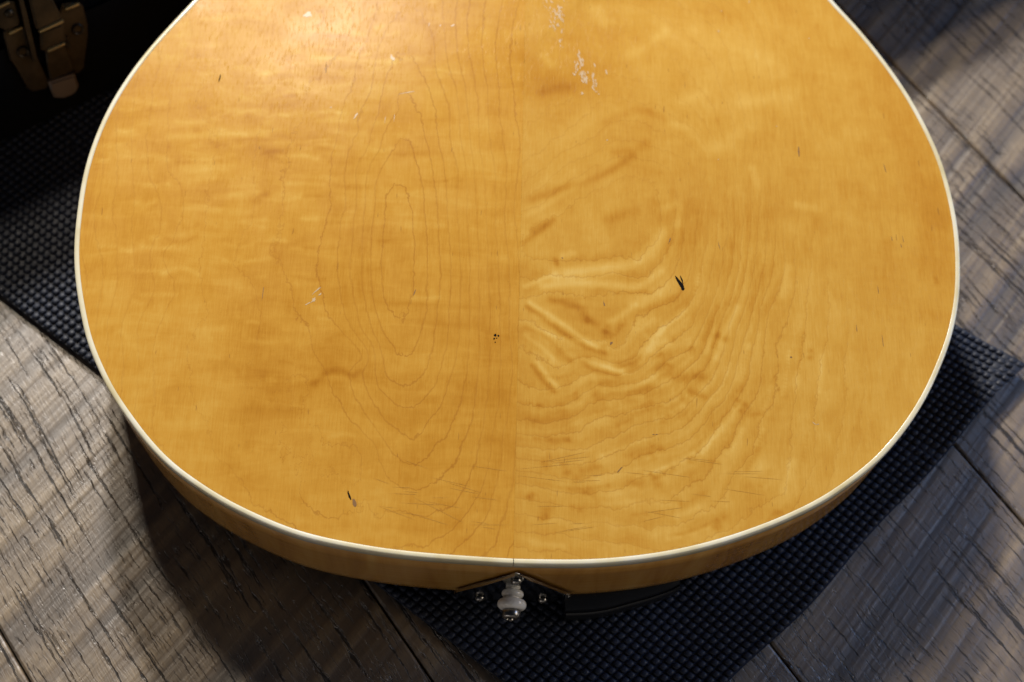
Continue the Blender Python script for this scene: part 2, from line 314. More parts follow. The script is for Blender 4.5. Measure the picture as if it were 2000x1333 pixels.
# soft lighter / darker figure strokes: (amplitude, half width px, polyline)
STROKES = [(.7, 5, [(1025, 560), (1060, 545), (1085, 535)]), (-.6, 6, [(1022, 475), (1050, 455), (1080, 430)]), (.5, 8, [(1030, 420), (1075, 395), (1140, 350)]), (-.5, 5, [(1025, 640), (1060, 655), (1100, 690)]), (.6, 5, [(1025, 655), (1060, 680), (1085, 705)]),
           (.7, 7, [(1175, 640), (1215, 615), (1240, 595)]), (-.6, 7, [(1150, 625), (1190, 650)]), (.8, 7, [(1255, 690), (1280, 665), (1295, 640)]), (-.7, 5, [(1270, 700), (1290, 690)]), (.6, 6, [(1180, 715), (1210, 725), (1225, 715)]), (-.5, 8, [(1095, 690), (1110, 700)]),
           (.5, 10, [(1060, 110), (1075, 125)]), (-.45, 14, [(1060, 180), (1110, 170)]), (.45, 14, [(1230, 110), (1300, 60)]), (-.4, 10, [(1180, 240), (1250, 215), (1300, 235)]), (.4, 12, [(1330, 200), (1380, 180)]), (.4, 9, [(1310, 240), (1340, 250)]),
           (.9, 13, [(1090, 540), (1150, 528), (1220, 520), (1265, 500), (1292, 455)]), (.8, 9, [(1060, 560), (1140, 552), (1240, 560), (1290, 530)]), (.5, 16, [(1250, 600), (1300, 560)]),
           (.55, 14, [(1240, 640), (1275, 625)]), (.9, 6, [(1035, 592), (1080, 620), (1130, 655), (1165, 680)]), (-.9, 6, [(1030, 600), (1075, 632), (1125, 668), (1180, 690)]),
           (-.7, 8, [(1075, 585), (1130, 600), (1145, 625)]), (.7, 7, [(1100, 690), (1160, 710), (1215, 725)]), (-.6, 6, [(1130, 700), (1160, 722), (1210, 735)]),
           (-.8, 5, [(1040, 715), (1062, 745), (1082, 765)]), (.8, 5, [(1050, 708), (1072, 738), (1088, 755)]), (-.7, 9, [(1040, 390), (1100, 368), (1160, 350), (1200, 330), (1235, 305)]),
           (-.55, 11, [(1200, 300), (1240, 292), (1262, 280)]), (-.6, 10, [(1040, 450), (1065, 440)]), (-.5, 12, [(1190, 430), (1240, 410)]), (.5, 20, [(1450, 200), (1540, 190)]), (.4, 18, [(1400, 290), (1460, 250)]),
           (.5, 12, [(1470, 330), (1480, 360)]), (.55, 10, [(1555, 400), (1600, 408)]), (-.35, 28, [(1330, 470), (1370, 420), (1300, 420)]), (-.7, 7, [(615, 748), (640, 728), (665, 724), (690, 736)]), (-.6, 5, [(698, 727), (705, 725)]),
           (-.9, 5, [(1084, 506), (1088, 516)]), (.6, 8, [(1100, 498), (1120, 494)]), (-.8, 9, [(1318, 738), (1338, 738)]), (-.8, 7, [(1350, 766), (1378, 776)]), (-.5, 9, [(1365, 738), (1385, 740)]), (.7, 7, [(1400, 700), (1420, 640), (1440, 600)]),
           (.6, 5, [(1380, 690), (1400, 640), (1420, 600)]), (.45, 6, [(1300, 790), (1340, 770)]), (-.6, 7, [(1062, 904), (1066, 912)]), (-.6, 8, [(1235, 944), (1250, 946)]), (-.6, 7, [(1318, 975), (1330, 982)]), (.5, 10, [(1170, 950), (1205, 962)]),
           (-.5, 12, [(1040, 820), (1100, 806)]), (-.5, 8, [(1075, 860), (1090, 862)]), (.5, 10, [(1130, 830), (1180, 815)]), (-.4, 9, [(1220, 780), (1240, 785)]), (.45, 12, [(1460, 930), (1490, 910)]), (.5, 6, [(1530, 960), (1545, 900)]),
           (-.5, 5, [(1828, 545), (1830, 552)]), (.45, 10, [(1290, 410), (1325, 400), (1325, 440)]), (-.45, 60, [(1150, 150), (1060, 160)]), (.3, 60, [(1350, 60), (1500, 120)]), (-.4, 50, [(1720, 130), (1790, 300), (1830, 420)]),
           (-.35, 60, [(560, 500), (480, 640), (520, 800)]), (-.25, 50, [(700, 500), (650, 700)]), (.3, 40, [(240, 300), (215, 450), (240, 650)]), (-.3, 40, [(960, 640), (990, 800)]), (.5, 16, [(1165, 20), (1180, 40)]),
           (.6, 6, [(610, 112), (700, 118), (770, 122)]), (-.35, 8, [(600, 128), (700, 132)]), (.5, 6, [(345, 237), (360, 240), (400, 238)]), (.5, 8, [(330, 268), (420, 262), (520, 262)]), (.4, 7, [(330, 355), (420, 350)]), (.35, 7, [(240, 490), (280, 488)]),
           (-.5, 9, [(500, 395), (520, 380)]), (.45, 8, [(420, 385), (500, 378)]), (.4, 10, [(360, 330), (440, 330)]), (.4, 18, [(580, 160), (620, 175)]), (.35, 10, [(580, 100), (650, 112)]), (-.4, 5, [(580, 282), (640, 290)]), (-.3, 10, [(435, 60), (440, 70)])]
def follow(x, y, s_, L, rs):
    f = FIELD[s_]; P = [np.array([x, y])]; d0 = None
    for _ in range(int(L / .002)):
        p = P[-1]; g = f(np.array([p, p + [.0008, 0], p + [0, .0008]])); g = np.array([g[1] - g[0], g[2] - g[0]])
        t = np.array([-g[1], g[0]]); n = np.linalg.norm(t)
        if n < 1e-9: break
        t /= n
        if d0 is not None and t @ d0 < 0: t = -t
        d0 = t; P.append(p + t * .002)
    return np.array(P)
SP = []
rs = random.Random(11)
for _ in range(120):
    px, py = rs.gauss(1230, 150), rs.gauss(770, 150)
    if not (1030 < px < 1620 and 560 < py < 1060): continue
    x, y, _z = survey(px, py); c = follow(x, y, 1, rs.uniform(.006, .024), rs)
    SP.append((rs.choice([-.55, .6, .5, -.4]) * rs.uniform(.5, 1.1), rs.uniform(3.2, 8) / 4000, c))
for _ in range(45):                                  # small knots and pith flecks
    px, py = rs.gauss(1230, 170), rs.gauss(850, 130)
    if not (1030 < px < 1650 and 600 < py < 1060): continue
    x, y, _z = survey(px, py); L = rs.uniform(.001, .004); a = rs.uniform(0, 3.1)
    SP.append((-rs.uniform(.35, .9), rs.uniform(3.5, 9) / 4000, np.array([(x, y), (x + L * math.cos(a), y + L * math.sin(a))])))
for _ in range(230):                                 # curl of the left half: short, level, broken sheen put into the tone
    px, py = rs.gauss(470, 190), rs.gauss(280, 190)
    if not (170 < px < 1000 and -10 < py < 1000): continue
    x, y, _z = survey(px, py); L = rs.uniform(.002, .018); a = rs.gauss(0, .16)
    SP.append((rs.choice([.55, .5, -.45]) * rs.uniform(.4, 1), rs.uniform(3, 6.5) / 4000, catmull([(x, y), (x + L / 2 * math.cos(a), y + L / 2 * math.sin(a)), (x + L, y + rs.gauss(0, .0008))], 12)))
for a, wd, pl in STROKES:
    q = np.array([survey(*p)[:2] for p in pl])
    n = max(2, int(np.hypot(*np.diff(q, axis=0).T).sum() / .0007)); SP.append((a, wd / 4000., catmull(q, n) if len(q) > 1 else q))
def tone_at(Q):
    t = np.zeros(len(Q))
    for a, wd, c in SP:
        lo, hi = c.min(0) - 4 * wd, c.max(0) + 4 * wd
        k = np.where(((Q > lo) & (Q < hi)).all(1))[0]
        if len(k) == 0: continue
        d2 = ((Q[k][:, None] - c[None]) ** 2).sum(-1).min(1); t[k] += a * np.exp(-d2 / (wd * wd))
    return t

def maple(kind):
    s = NT('flamed_maple_' + kind); o = s.obj()
    ring, tone = s.attr('ring'), s.attr('tone')
    wig = s.noise(s.map(o, (60, 26, 60)), 1, 4, .55)
    wig2 = s.noise(s.map(o, (420, 300, 60)), 1, 3, .6)
    f = s.math('ADD', ring, s.math('MULTIPLY', s.math('SUBTRACT', wig, .5), 1.1 if kind == 'left' else 1.5))
    f = s.math('ADD', f, s.math('MULTIPLY', s.math('SUBTRACT', wig2, .5), .30 if kind == 'left' else .42))
    fr = s.math('FRACT', f)
    dist = s.math('ABSOLUTE', s.math('SUBTRACT', fr, .5))          # .5 at a growth line
    # screen-independent width: fade by local density of the field
    wfac = s.attr('dens')
    line = s.math('SUBTRACT', 1.0, s.math('DIVIDE', s.math('SUBTRACT', .5, dist), wfac), clamp=True)
    vis = s.rng(s.noise(s.map(o, (28, 14, 1), loc=(3, 1, 0)), 1, 2, .5), .30, .60, .45, 1)
    line = s.math('MULTIPLY', s.math('MULTIPLY', line, vis), s.attr('linev'))
    saw = s.math('SUBTRACT', fr, .5)
    curl = s.noise(s.map(o, (26, 105, 1)), 1, 4, .62, .8)
    curl2 = s.noise(s.map(o, (45, 260, 1), loc=(5, 2, 0)), 1, 2, .6)
    big = s.noise(s.map(o, (11, 9, 1), loc=(2, 7, 0)), 1, 3, .55)
    mot = s.noise(s.map(o, (60, 60, 1), loc=(9, 4, 0)), 1, 4, .6)
    fib = s.noise(s.map(o, (1500, 90, 1)), 1, 3, .65)
    fib2 = s.noise(s.map(o, (420, 9, 1)), 1, 2, .6)
    ca = .50 if kind == 'left' else .16
    band = s.noise(s.n('ShaderNodeCombineXYZ', ins={0: s.math('MULTIPLY', f, 1.3), 1: s.math('MULTIPLY', s.n('ShaderNodeSeparateXYZ', ins={0: o}).outputs[0], 32), 2: s.math('MULTIPLY', s.n('ShaderNodeSeparateXYZ', ins={0: o}).outputs[1], 32)}).outputs[0], 1, 3, .6)
    val = s.math('MULTIPLY', s.math('SUBTRACT', curl, .5), ca)
    val = s.math('ADD', val, s.math('MULTIPLY', s.math('SUBTRACT', curl2, .5), ca * .2))
    val = s.math('ADD', val, s.math('MULTIPLY', s.math('SUBTRACT', big, .5), .50))
    val = s.math('ADD', val, s.math('MULTIPLY', s.math('SUBTRACT', mot, .5), .42))
    val = s.math('ADD', val, s.math('MULTIPLY', s.math('SUBTRACT', fib, .5), .42))
    val = s.math('ADD', val, s.math('MULTIPLY', s.math('SUBTRACT', fib2, .5), .12))
    val = s.math('ADD', val, s.math('MULTIPLY', tone, .40))
    val = s.math('ADD', val, s.math('MULTIPLY', s.math('SUBTRACT', band, .5), s.math('ADD', .22, s.math('MULTIPLY', s.attr('sawv'), .46))))
    val = s.math('ADD', val, s.math('MULTIPLY', saw, s.math('MULTIPLY', s.attr('sawv'), -.15)))
    c = s.ramp(s.math('ADD', val, .5), [(.0, (0.425, 0.169, 0.017)), (.30, (0.545, 0.254, 0.030)), (.52, (0.628, 0.324, 0.047)), (.75, (0.692, 0.399, 0.074)), (1.0, (0.766, 0.498, 0.127))] if kind == 'left' else [(.0, (0.425, 0.169, 0.019)), (.30, (0.554, 0.266, 0.036)), (.52, (0.628, 0.342, 0.057)), (.75, (0.702, 0.422, 0.090)), (1.0, (0.776, 0.524, 0.150))])
    c = s.mix(s.math('MULTIPLY', line, .58 if kind == 'left' else .46), c, (.36, .135, .02))
    # short dark mineral flecks
    fl = s.noise(s.map(o, (700, 110, 1), loc=(1, 1, 0)), 1, 1, .5)
    c = s.mix(s.rng(fl, .745, .80, 0, .5), c, (.28, .12, .03))
    sb = s.noise(s.map(o, (2600, 260, 1), rot=(0, 0, .1)), 1, 2, .7)
    ob = s.noise(s.map(o, (130, 110, 1)), 1, 3, .6)
    h = s.math('ADD', s.math('MULTIPLY', sb, .10), s.math('MULTIPLY', ob, .55))
    h = s.math('SUBTRACT', h, s.math('MULTIPLY', line, .05))
    scr = s.noise(s.map(o, (2400, 150, 1), rot=(0, 0, -.12)), 1, 1, .5)
    h = s.math('ADD', h, s.math('MULTIPLY', s.rng(scr, .60, .74), .5))
    nb = s.bump(h, .22, .0005)
    rg = s.rng(s.noise(s.map(o, (30, 30, 1), loc=(4, 4, 0)), 1, 3, .6), .3, .7, .22, .32)
    return s.set(Base_Color=c, Roughness=rg, Normal=nb, Specular_IOR_Level=.10, Coat_Weight=.0, Coat_Roughness=.2)
MAPLE = {-1: maple('left'), 1: maple('right')}

guitar = empty('guitar', (B0[0], B0[1], .006))
guitar.rotation_euler = (0, 0, math.atan2(BV[1], BV[0]))
ZB = .006
def gz(z): return z - ZB                     # heights inside the guitar's own frame
tag(guitar, label='blond maple archtop guitar lying face down on the black mat, worn back upwards', category='guitar')

NA, NR = 520, 300
for s_ in (-1, 1):
    P = OUT[s_] - ONRM[s_] * BW
    P[0] = (0, P[0][1]); P[-1] = (0, P[-1][1])
    idx = np.linspace(0, NO - 1, NA); Pq = np.c_[np.interp(idx, np.arange(NO), P[:, 0]), np.interp(idx, np.arange(NO), P[:, 1])]
    rr = np.linspace(0, 1, NR) ** .8
    XY = CEN[None, None] + (Pq - CEN)[:, None] * rr[None, :, None]
    gap = .000015 * s_
    XY[..., 0] = np.where(np.abs(XY[..., 0]) < 1e-4, gap, XY[..., 0])
    a = np.arctan2(XY[..., 1] - CEN[1], np.abs(XY[..., 0]))
    zz = gz(H - .0001) + dome(np.broadcast_to(rr[None], XY.shape[:2]))
    Q = XY.reshape(-1, 2)
    ring = FIELD[s_](Q)
    e = .0006
    gr = np.hypot(FIELD[s_](Q + [e, 0]) - ring, FIELD[s_](Q + [0, e]) - ring) / e     # rings per metre
    dens = np.clip(gr * .00055, .006, .35)
    linev = np.clip(60 / (gr * .35 + 20), .0, 1.)
    linev *= np.clip(1.2 - np.clip((Q[:, 0] - .115) / .05, 0, 1) * .8, 0, 1)
    if s_ < 0: linev *= 1 - .55 * np.clip((-Q[:, 0] - .10) / .03, 0, 1)
    if s_ > 0: linev *= .42 + .58 * np.clip(1 - np.hypot((Q[:, 0] - .06) / .11, (Q[:, 1] - .09) / .10) ** 2, 0, 1) ** .5
    sawv = np.clip(1 - np.hypot((Q[:, 0] - .07) / .10, (Q[:, 1] - .09) / .11), 0, 1) ** .5 * (s_ > 0) + .12
    V = np.c_[Q, zz.ravel()]
    F = grid_faces(NA, NR)
    if s_ < 0: F = F[:, ::-1]
    mesh('back_panel', V, F, MAPLE[s_], guitar, True, dict(ring=ring, tone=tone_at(Q), dens=dens, linev=linev, sawv=sawv))

# ------------------------------------------------------------------ binding, sides, front
s = NT('ivory_binding'); o_ = s.obj()
bn = s.noise(s.map(o_, (40, 40, 40)), 1, 3, .6)
IV = s.set(Base_Color=s.ramp(bn, [(.3, (.70, .61, .36)), (.5, (.82, .76, .54)), (.7, (.88, .85, .70))]), Roughness=.24, Specular_IOR_Level=.6, Coat_Weight=.5, Coat_Roughness=.10, Subsurface_Weight=.05, Subsurface_Radius=(.002, .0015, .0008), Subsurface_Scale=1.0)
s = NT('amber_side_maple'); o_ = s.obj()
ru = s.attr('run')
st = s.noise(s.n('ShaderNodeCombineXYZ', ins={0: s.math('MULTIPLY', ru, 95), 1: s.math('MULTIPLY', s.n('ShaderNodeSeparateXYZ', ins={0: o_}).outputs[2], 9), 2: 0.0}).outputs[0], 1, 3, .55, .5)
gn = s.noise(s.n('ShaderNodeCombineXYZ', ins={0: s.math('MULTIPLY', ru, 14), 1: s.math('MULTIPLY', s.n('ShaderNodeSeparateXYZ', ins={0: o_}).outputs[2], 700), 2: 0.0}).outputs[0], 1, 3, .6)
cc = s.ramp(s.math('ADD', s.math('MULTIPLY', st, .7), s.math('MULTIPLY', gn, .3)), [(.3, (.40, .18, .030)), (.5, (.58, .29, .060)), (.7, (.70, .41, .11))])
SIDE = s.set(Base_Color=cc, Roughness=.26, Coat_Weight=.6, Coat_Roughness=.10, Normal=s.bump(st, .12, .0006))
RIMH = .058
for s_ in (-1, 1):
    P, Nn = OUT[s_].copy(), ONRM[s_]
    run = np.r_[0, np.cumsum(np.hypot(*np.diff(P, axis=0).T))] * s_
    # binding cross-section: (inset from outline, depth below the rim)
    prof = [(BW, .0020), (BW, .00018), (BW - .0002, .00002), (.0016, 0), (.0010, .00002), (.0007, .0001), (.00035, .0003), (.0001, .0006), (0, .0010), (0, .0054), (.00012, .0057), (.0006, .0057)]
    def sweep(prof, zoff=0.0, cap=True):
        V = []
        for (x, y), (nx, ny) in zip(P, Nn):
            for ins, dz in prof: V.append((x - nx * ins, y - ny * ins, gz(H + zoff - dz)))
        return V
    V = sweep(prof); n = len(prof)
    g = .00016 * s_
    for k in range(n): V[k] = (g, V[k][1], V[k][2]); V[(NO - 1) * n + k] = (g, *V[(NO - 1) * n + k][1:])
    F = [tuple(f) for f in grid_faces(NO, n)]
    if s_ > 0: F = [f[::-1] for f in F]
    F.append(tuple(range(n)) if s_ < 0 else tuple(range(n))[::-1])
    mesh('binding', V, F, IV, guitar, True, autosmooth=60)
    prof2 = [(.0008, .0056), (.0003, .0059), (.0003, .02), (.0003, .035), (.0003, .05), (.0004, RIMH - .003), (.0012, RIMH - .0008), (.003, RIMH)]
    V = sweep(prof2); n = len(prof2)
    for k in range(n): V[k] = (0, V[k][1], V[k][2]); V[(NO - 1) * n + k] = (0, *V[(NO - 1) * n + k][1:])
    F = grid_faces(NO, n)
    if s_ > 0: F = F[:, ::-1]
    mesh('side', V, F, SIDE, guitar, True, dict(run=np.repeat(run, n)))
# arched front, face down on the mat
full = np.vstack([OUT[1], OUT[-1][::-1][1:-1]]) * 1.0
nrmf = np.vstack([ONRM[1], ONRM[-1][::-1][1:-1]])
Pf = full - nrmf * .003; nf = len(Pf); rr = np.linspace(1, 0, 24)
V = []
for k, r_ in enumerate(rr):
    z = gz(H - RIMH - .0002 - .0122 * math.sin(min(1, (1 - r_)) * math.pi / 2) ** 1.3)
    for p in Pf: q = CEN + (p - CEN) * max(r_, .001); V.append((q[0], q[1], z))
V = np.array(V).reshape(24, nf, 3).transpose(1, 0, 2).reshape(-1, 3)
mesh('front_panel', V, grid_faces(nf, 24, closed=True), SIDE, guitar, True, dict(run=np.zeros(len(V))))
# neck beyond the frame, behind the upper bout
bm = bmesh.new()
sec = []
for y, hw, th, zc in ((.535, .034, .05, H - .012), (.56, .026, .030, H - .030), (.62, .0245, .021, H - .034), (.95, .0215, .019, H - .034)):
    sec.append([bm.verts.new((hw * math.cos(a), y, gz(zc - th / 2 + th * .5 * math.sin(a) * (1 if math.sin(a) > 0 else .7)))) for a in np.linspace(0, 2 * math.pi, 20, endpoint=False)])
for A, Bq in zip(sec, sec[1:]):
    for k in range(20): bm.faces.new((A[k], A[(k + 1) % 20], Bq[(k + 1) % 20], Bq[k]))
bm.faces.new(sec[-1]); bm.faces.new(sec[0])
from_bm('neck', bm, SIDE, guitar)

# ------------------------------------------------------------------ tail bracket, screws and strap button
s = NT('polished_nickel'); o_ = s.obj()
sc_ = s.noise(s.map(o_, (900, 900, 120)), 1, 2, .6)
NICK = s.set(Base_Color=(.50, .49, .46), Metallic=1.0, Roughness=s.rng(sc_, .3, .7, .07, .16), Normal=s.bump(sc_, .05, .0002))
s = NT('dull_nickel'); NICK2 = s.set(Base_Color=(.34, .33, .31), Metallic=1.0, Roughness=.30)
s = NT('white_plastic'); o_ = s.obj()
sn = s.noise(s.map(o_, (400, 400, 900)), 1, 3, .6)
WP = s.set(Base_Color=s.ramp(sn, [(.34, (.84, .80, .70)), (.5, (.94, .92, .86))]), Roughness=.22, Coat_Weight=.4, Coat_Roughness=.08, Subsurface_Weight=.0, Subsurface_Radius=(.002, .002, .001), Subsurface_Scale=1.0)
YO = -.0006 - .0012                          # plane of the bracket just off the rim
bm = bmesh.new()
TH = .0011
# plate outline on the rim (x, z below rim): apex at top, shoulders, then down past the front edge
pl = [(0.0012, .0108), (-.0008, .0108), (-.0060, .0185), (-.0150, .0315), (-.0265, .0475), (-.0275, .0500), (-.0255, .0525), (-.0190, .0600), (.0190, .0600), (.0255, .0525), (.0275, .0500), (.0265, .0475), (.0150, .0315), (.0065, .0185)]
def plate_y(x): return YO + 0.9 * x * x * 1.0
fr_ = [bm.verts.new((x + .0018, plate_y(x) - TH, gz(H - z))) for x, z in pl]
bk_ = [bm.verts.new((x + .0018, plate_y(x), gz(H - z))) for x, z in pl]
bm.faces.new(fr_); bm.faces.new(bk_[::-1])
for k in range(len(pl)): bm.faces.new((fr_[k], fr_[(k + 1) % len(pl)], bk_[(k + 1) % len(pl)], bk_[k]))
bmesh.ops.triangulate(bm, faces=[f for f in bm.faces if len(f.verts) > 4])
bmesh.ops.bevel(bm, geom=[e for e in bm.edges if len(e.link_faces) == 2 and e.calc_face_angle(0) > 1.0 and max(v.co.z for v in e.verts) > gz(H - .0515)], offset=.0003, segments=2, affect='EDGES')
bracket = from_bm('tailpiece_bracket', bm, NICK, guitar, sharp=25)
bm = bmesh.new(); rows = []
for a_ in np.linspace(0, math.pi / 2, 7):
    for rad in (.0034, .0023):
        yy = plate_y(.015) - TH + .0034 - rad * math.cos(a_); z_ = gz(H - .0598) - rad * math.sin(a_) * .0 - (.0034 - (.0034 - rad)) * math.sin(a_)
        rows.append([bm.verts.new((sx * .0182 + .0018, yy, z_)) for sx in (-1, 1)])
for k in range(0, len(rows) - 2, 2):
    bm.faces.new((rows[k][0], rows[k][1], rows[k + 2][1], rows[k + 2][0])); bm.faces.new((rows[k + 1][0], rows[k + 3][0], rows[k + 3][1], rows[k + 1][1]))
from_bm('bracket_fold', bm, NICK, bracket)
def screw(x, zdown, r, hgt, par):
    prof = [(r * 1.02, 0), (r, hgt * .35), (r * .86, hgt * .68), (r * .60, hgt * .90), (r * .3, hgt), (r * .28, hgt * .72), (0, hgt * .66)]
    o = from_bm('screw', lathe(prof, 28), NICK2, par, sharp=50)
    o.location = (x, plate_y(x) - TH - .0002, gz(H - zdown)); o.rotation_euler = (R(90), 0, 0)
    return o
screw(.0022, .0185, .0026, .0021, bracket)
for xx in (-.0136, .0162):
    screw(xx, .0540, .0022, .0018, bracket)
def disc(name, prof, mat, par, y0, x=.0012, z=.0300, seg=48):
    o = from_bm(name, lathe(prof, seg), mat, par, sharp=40)
    o.location = (x, y0, gz(H - z)); o.rotation_euler = (R(90), 0, R(-3)); return o
def torus_prof(R0, h, a0, n=12, base=.0022):
    return [(base, a0)] + [(R0 - h / 2 + h / 2 * math.sin(t), a0 + h / 2 - h / 2 * math.cos(t)) for t in np.linspace(0, math.pi, n)] + [(base, a0 + h)]
yb = YO - TH
button = disc('strap_button', [(0, 0)] + [(.0034, 0), (.0034, .0008), (.0030, .0012), (.0034, .0062), (.0024, .0070), (.0024, .012), (0, .012)], WP, guitar, yb)
b1 = disc('button_collar', torus_prof(.0051, .0036, .0018), WP, None, 0); b2 = disc('button_flange', torus_prof(.0067, .0050, .0060), WP, None, 0)
b3 = disc('metal_cup', [(.0022, .0110), (.0040, .0113), (.0043, .0119), (.0042, .0141), (.0036, .0149), (.0028, .0151), (.0026, .0141), (.0014, .0141), (.0012, .0158), (.0007, .0162), (0, .0163)], NICK2, None, 0)
for b in (b1, b2, b3): b.parent = button; b.location = (0, 0, 0); b.rotation_euler = (0, 0, 0)

# ------------------------------------------------------------------ knocks, scratches and worn finish on the back
s = NT('dark_chip'); CHIP = s.set(Base_Color=(.006, .004, .003), Roughness=.8, Specular_IOR_Level=.1)
s = NT('brown_chip'); CHIPB = s.set(Base_Color=(.24, .12, .035), Roughness=.6)
s = NT('bare_worn_finish'); CHIPW = s.set(Base_Color=(.60, .43, .24), Roughness=.45)
def flake(bm, px, py, L, Wd, ang, jag=.3, n=10, lift=.00006):
    """irregular sliver on the arched back; sizes in photo px (about 4 per mm)"""
    x0, y0, _ = survey(px, py)
    if rho_of(x0, y0) > .95: return
    ca, sa = math.cos(ang), math.sin(ang); vs = []
    for k in range(n):
        t = 2 * math.pi * k / n; j = 1 + random.uniform(-jag, jag)
        a, b = L / 8300 * math.cos(t) * j, Wd / 8300 * math.sin(t) * j * (1 + .5 * math.cos(t))
        x, y = x0 + a * ca - b * sa, y0 + a * sa + b * ca
        vs.append(bm.verts.new((x, y, gz(H - .0001 + float(dome(np.array(rho_of(x, y)))) + lift))))
    c = bm.verts.new(sum((v.co for v in vs), Vector()) / n)
    for k in range(n): bm.faces.new((c, vs[k], vs[(k + 1) % n]))
def marks(name, items, mat, label=None, stuff=False):
    bm = bmesh.new()
    for it in items: flake(bm, *it)
    o = from_bm(name, bm, mat, guitar, sharp=None)
    if label: o['label'] = label
    if stuff: o['kind'] = 'stuff'
    return o
dn = R(-68)
marks('scratch', [(1328, 553, 30, 8, R(-60), .15), (1323, 546, 20, 4.5, R(-64), .2), (1331, 545, 19, 3, R(-72), .2), (1333, 563, 10, 7, R(-60))], CHIP, 'black split gouge')
marks('scratch', [(967, 655, 6, 5, 0), (973, 656, 4, 4, 0), (965, 662, 4, 3, 1), (970, 661, 3, 2, 0), (967, 669, 4, 2, 1.4)], CHIP, 'cluster of small black pits')
marks('scratch', [(682, 968, 18, 3, R(-70)), (680, 962, 8, 3, R(-80))], CHIP, 'thin dark dent')
marks('scratch', [(692, 981, 15, 6, R(-72))], CHIPB, 'brown dent'); 
marks('scratch', [(429, 154, 24, 2.6, R(85), .25)], CHIP, 'fine dark crack')
for it in [(1180, 594, 12, 3, R(-75)), (1194, 671, 9, 4, R(60)), (1098, 504, 3, 3, 0), (1560, 296, 3, 26, 0)]:
    marks('scratch', [it], CHIPB)
for it in [(1728, 328, 20, 1.6, R(-80)), (1742, 467, 12, 1.3, R(-80)), (1764, 468, 14, 1.4, R(-84)), (1760, 480, 10, 1.3, R(-80)), (1715, 565, 18, 1.2, R(-86)), (1673, 640, 20, 1.2, R(-88)), (1724, 665, 26, 1.2, R(-88)), (1210, 918, 16, 2, R(50)), (1276, 849, 5, 2, 0), (1282, 849, 4, 2, 0), (1545, 698, 4, 3, 0), (637, 133, 26, 1.5, R(-88)), (809, 573, 15, 1.8, R(75)), (1308, 470, 14, 2, R(70)), (1404, 478, 18, 1.4, R(-80)), (513, 575, 30, 1.2, R(88)), (1770, 793, 12, 3, R(35))]:
    marks('scratch', [it], CHIPB)
wear = []
for cx, cy, n, sx, sy, tilt in ((1075, 15, 26, 12, 22, .5), (1095, 30, 26, 8, 26, .25), (1096, 82, 6, 3, 10, .1), (1134, 118, 22, 5, 18, .28), (1140, 150, 30, 7, 16, .2), (1160, 158, 26, 4, 20, .12), (1125, 135, 14, 6, 12, 0), (1083, 45, 10, 9, 16, 0)):
    for _ in range(n):
        dx, dy = random.gauss(0, 1) * sx * .6, random.gauss(0, 1) * sy * .6
        wear.append((cx + dx + dy * tilt, cy + dy, random.uniform(3, 13), random.uniform(1.0, 3.6), R(-76) + random.gauss(0, .16), .45, 8, .00005 + random.random() * 2e-5))
wear += [(1184, 140, 13, 3.6, R(-76), .2), (1137, 182, 8, 5, R(-70)), (766, 113, 16, 7, R(-65), .4), (694, 228, 16, 4, R(65), .4), (795, 181, 34, 1.5, R(14), .3), (618, 568, 22, 2.2, R(48), .5), (612, 586, 12, 6, R(60), .5), (600, 594, 18, 2, R(30), .5), (625, 575, 8, 3, R(40)), (1848, 456, 9, 5, R(20)), (1590, 827, 10, 1.6, R(-40)), (1597, 829, 6, 1.4, R(20)), (838, 48, 9, 2, R(80)), (860, 50, 7, 2, R(80)), (884, 50, 10, 3, R(40)), (1186, 274, 3, 3, 0), (1403, 61, 4, 4, 0), (1409, 22, 5, 2, .6), (1580, 75, 3, 3, 0), (646, 210, 3, 3, 0), (1403, 312, 3, 3, 0), (1517, 247, 3, 2, 0), (1463, 4, 8, 2, R(80)), (600, 30, 20, 14, .4, .4), (770, 230, 20, 1, 1.5), (752, 235, 18, 1, 1.5)]
marks('finish_wear', wear, CHIPW, stuff=True)
# hairline drying cracks in the lacquer near the tail
hl = []
for k in range(46):
    x, y = random.uniform(1050, 1500), random.uniform(890, 1085); L = random.uniform(25, 90); a = R(random.gauss(-4 if x > 1200 else 8, 7))
    hl.append((x, y, L, .55, a, .5, 10))
for k in range(26):
    x, y = random.uniform(700, 1000), random.uniform(900, 1060); hl.append((x, y, random.uniform(25, 80), .5, R(random.gauss(-10, 8)), .5, 10))
s = NT('lacquer_hairline'); HL = s.set(Base_Color=(.54, .27, .045), Roughness=.4)
marks('lacquer_crack', hl, HL, stuff=True)

# ------------------------------------------------------------------ ribbed rubber mat
e1 = np.array([math.cos(R(-36.9)), math.sin(R(-36.9))]); e2 = np.array([math.cos(R(-135.5)), math.sin(R(-135.5))])
MC = at(2004, 722, .004)                      # right corner
MT = .0036; BH = .0015
mlow = at(190, 722, .002)
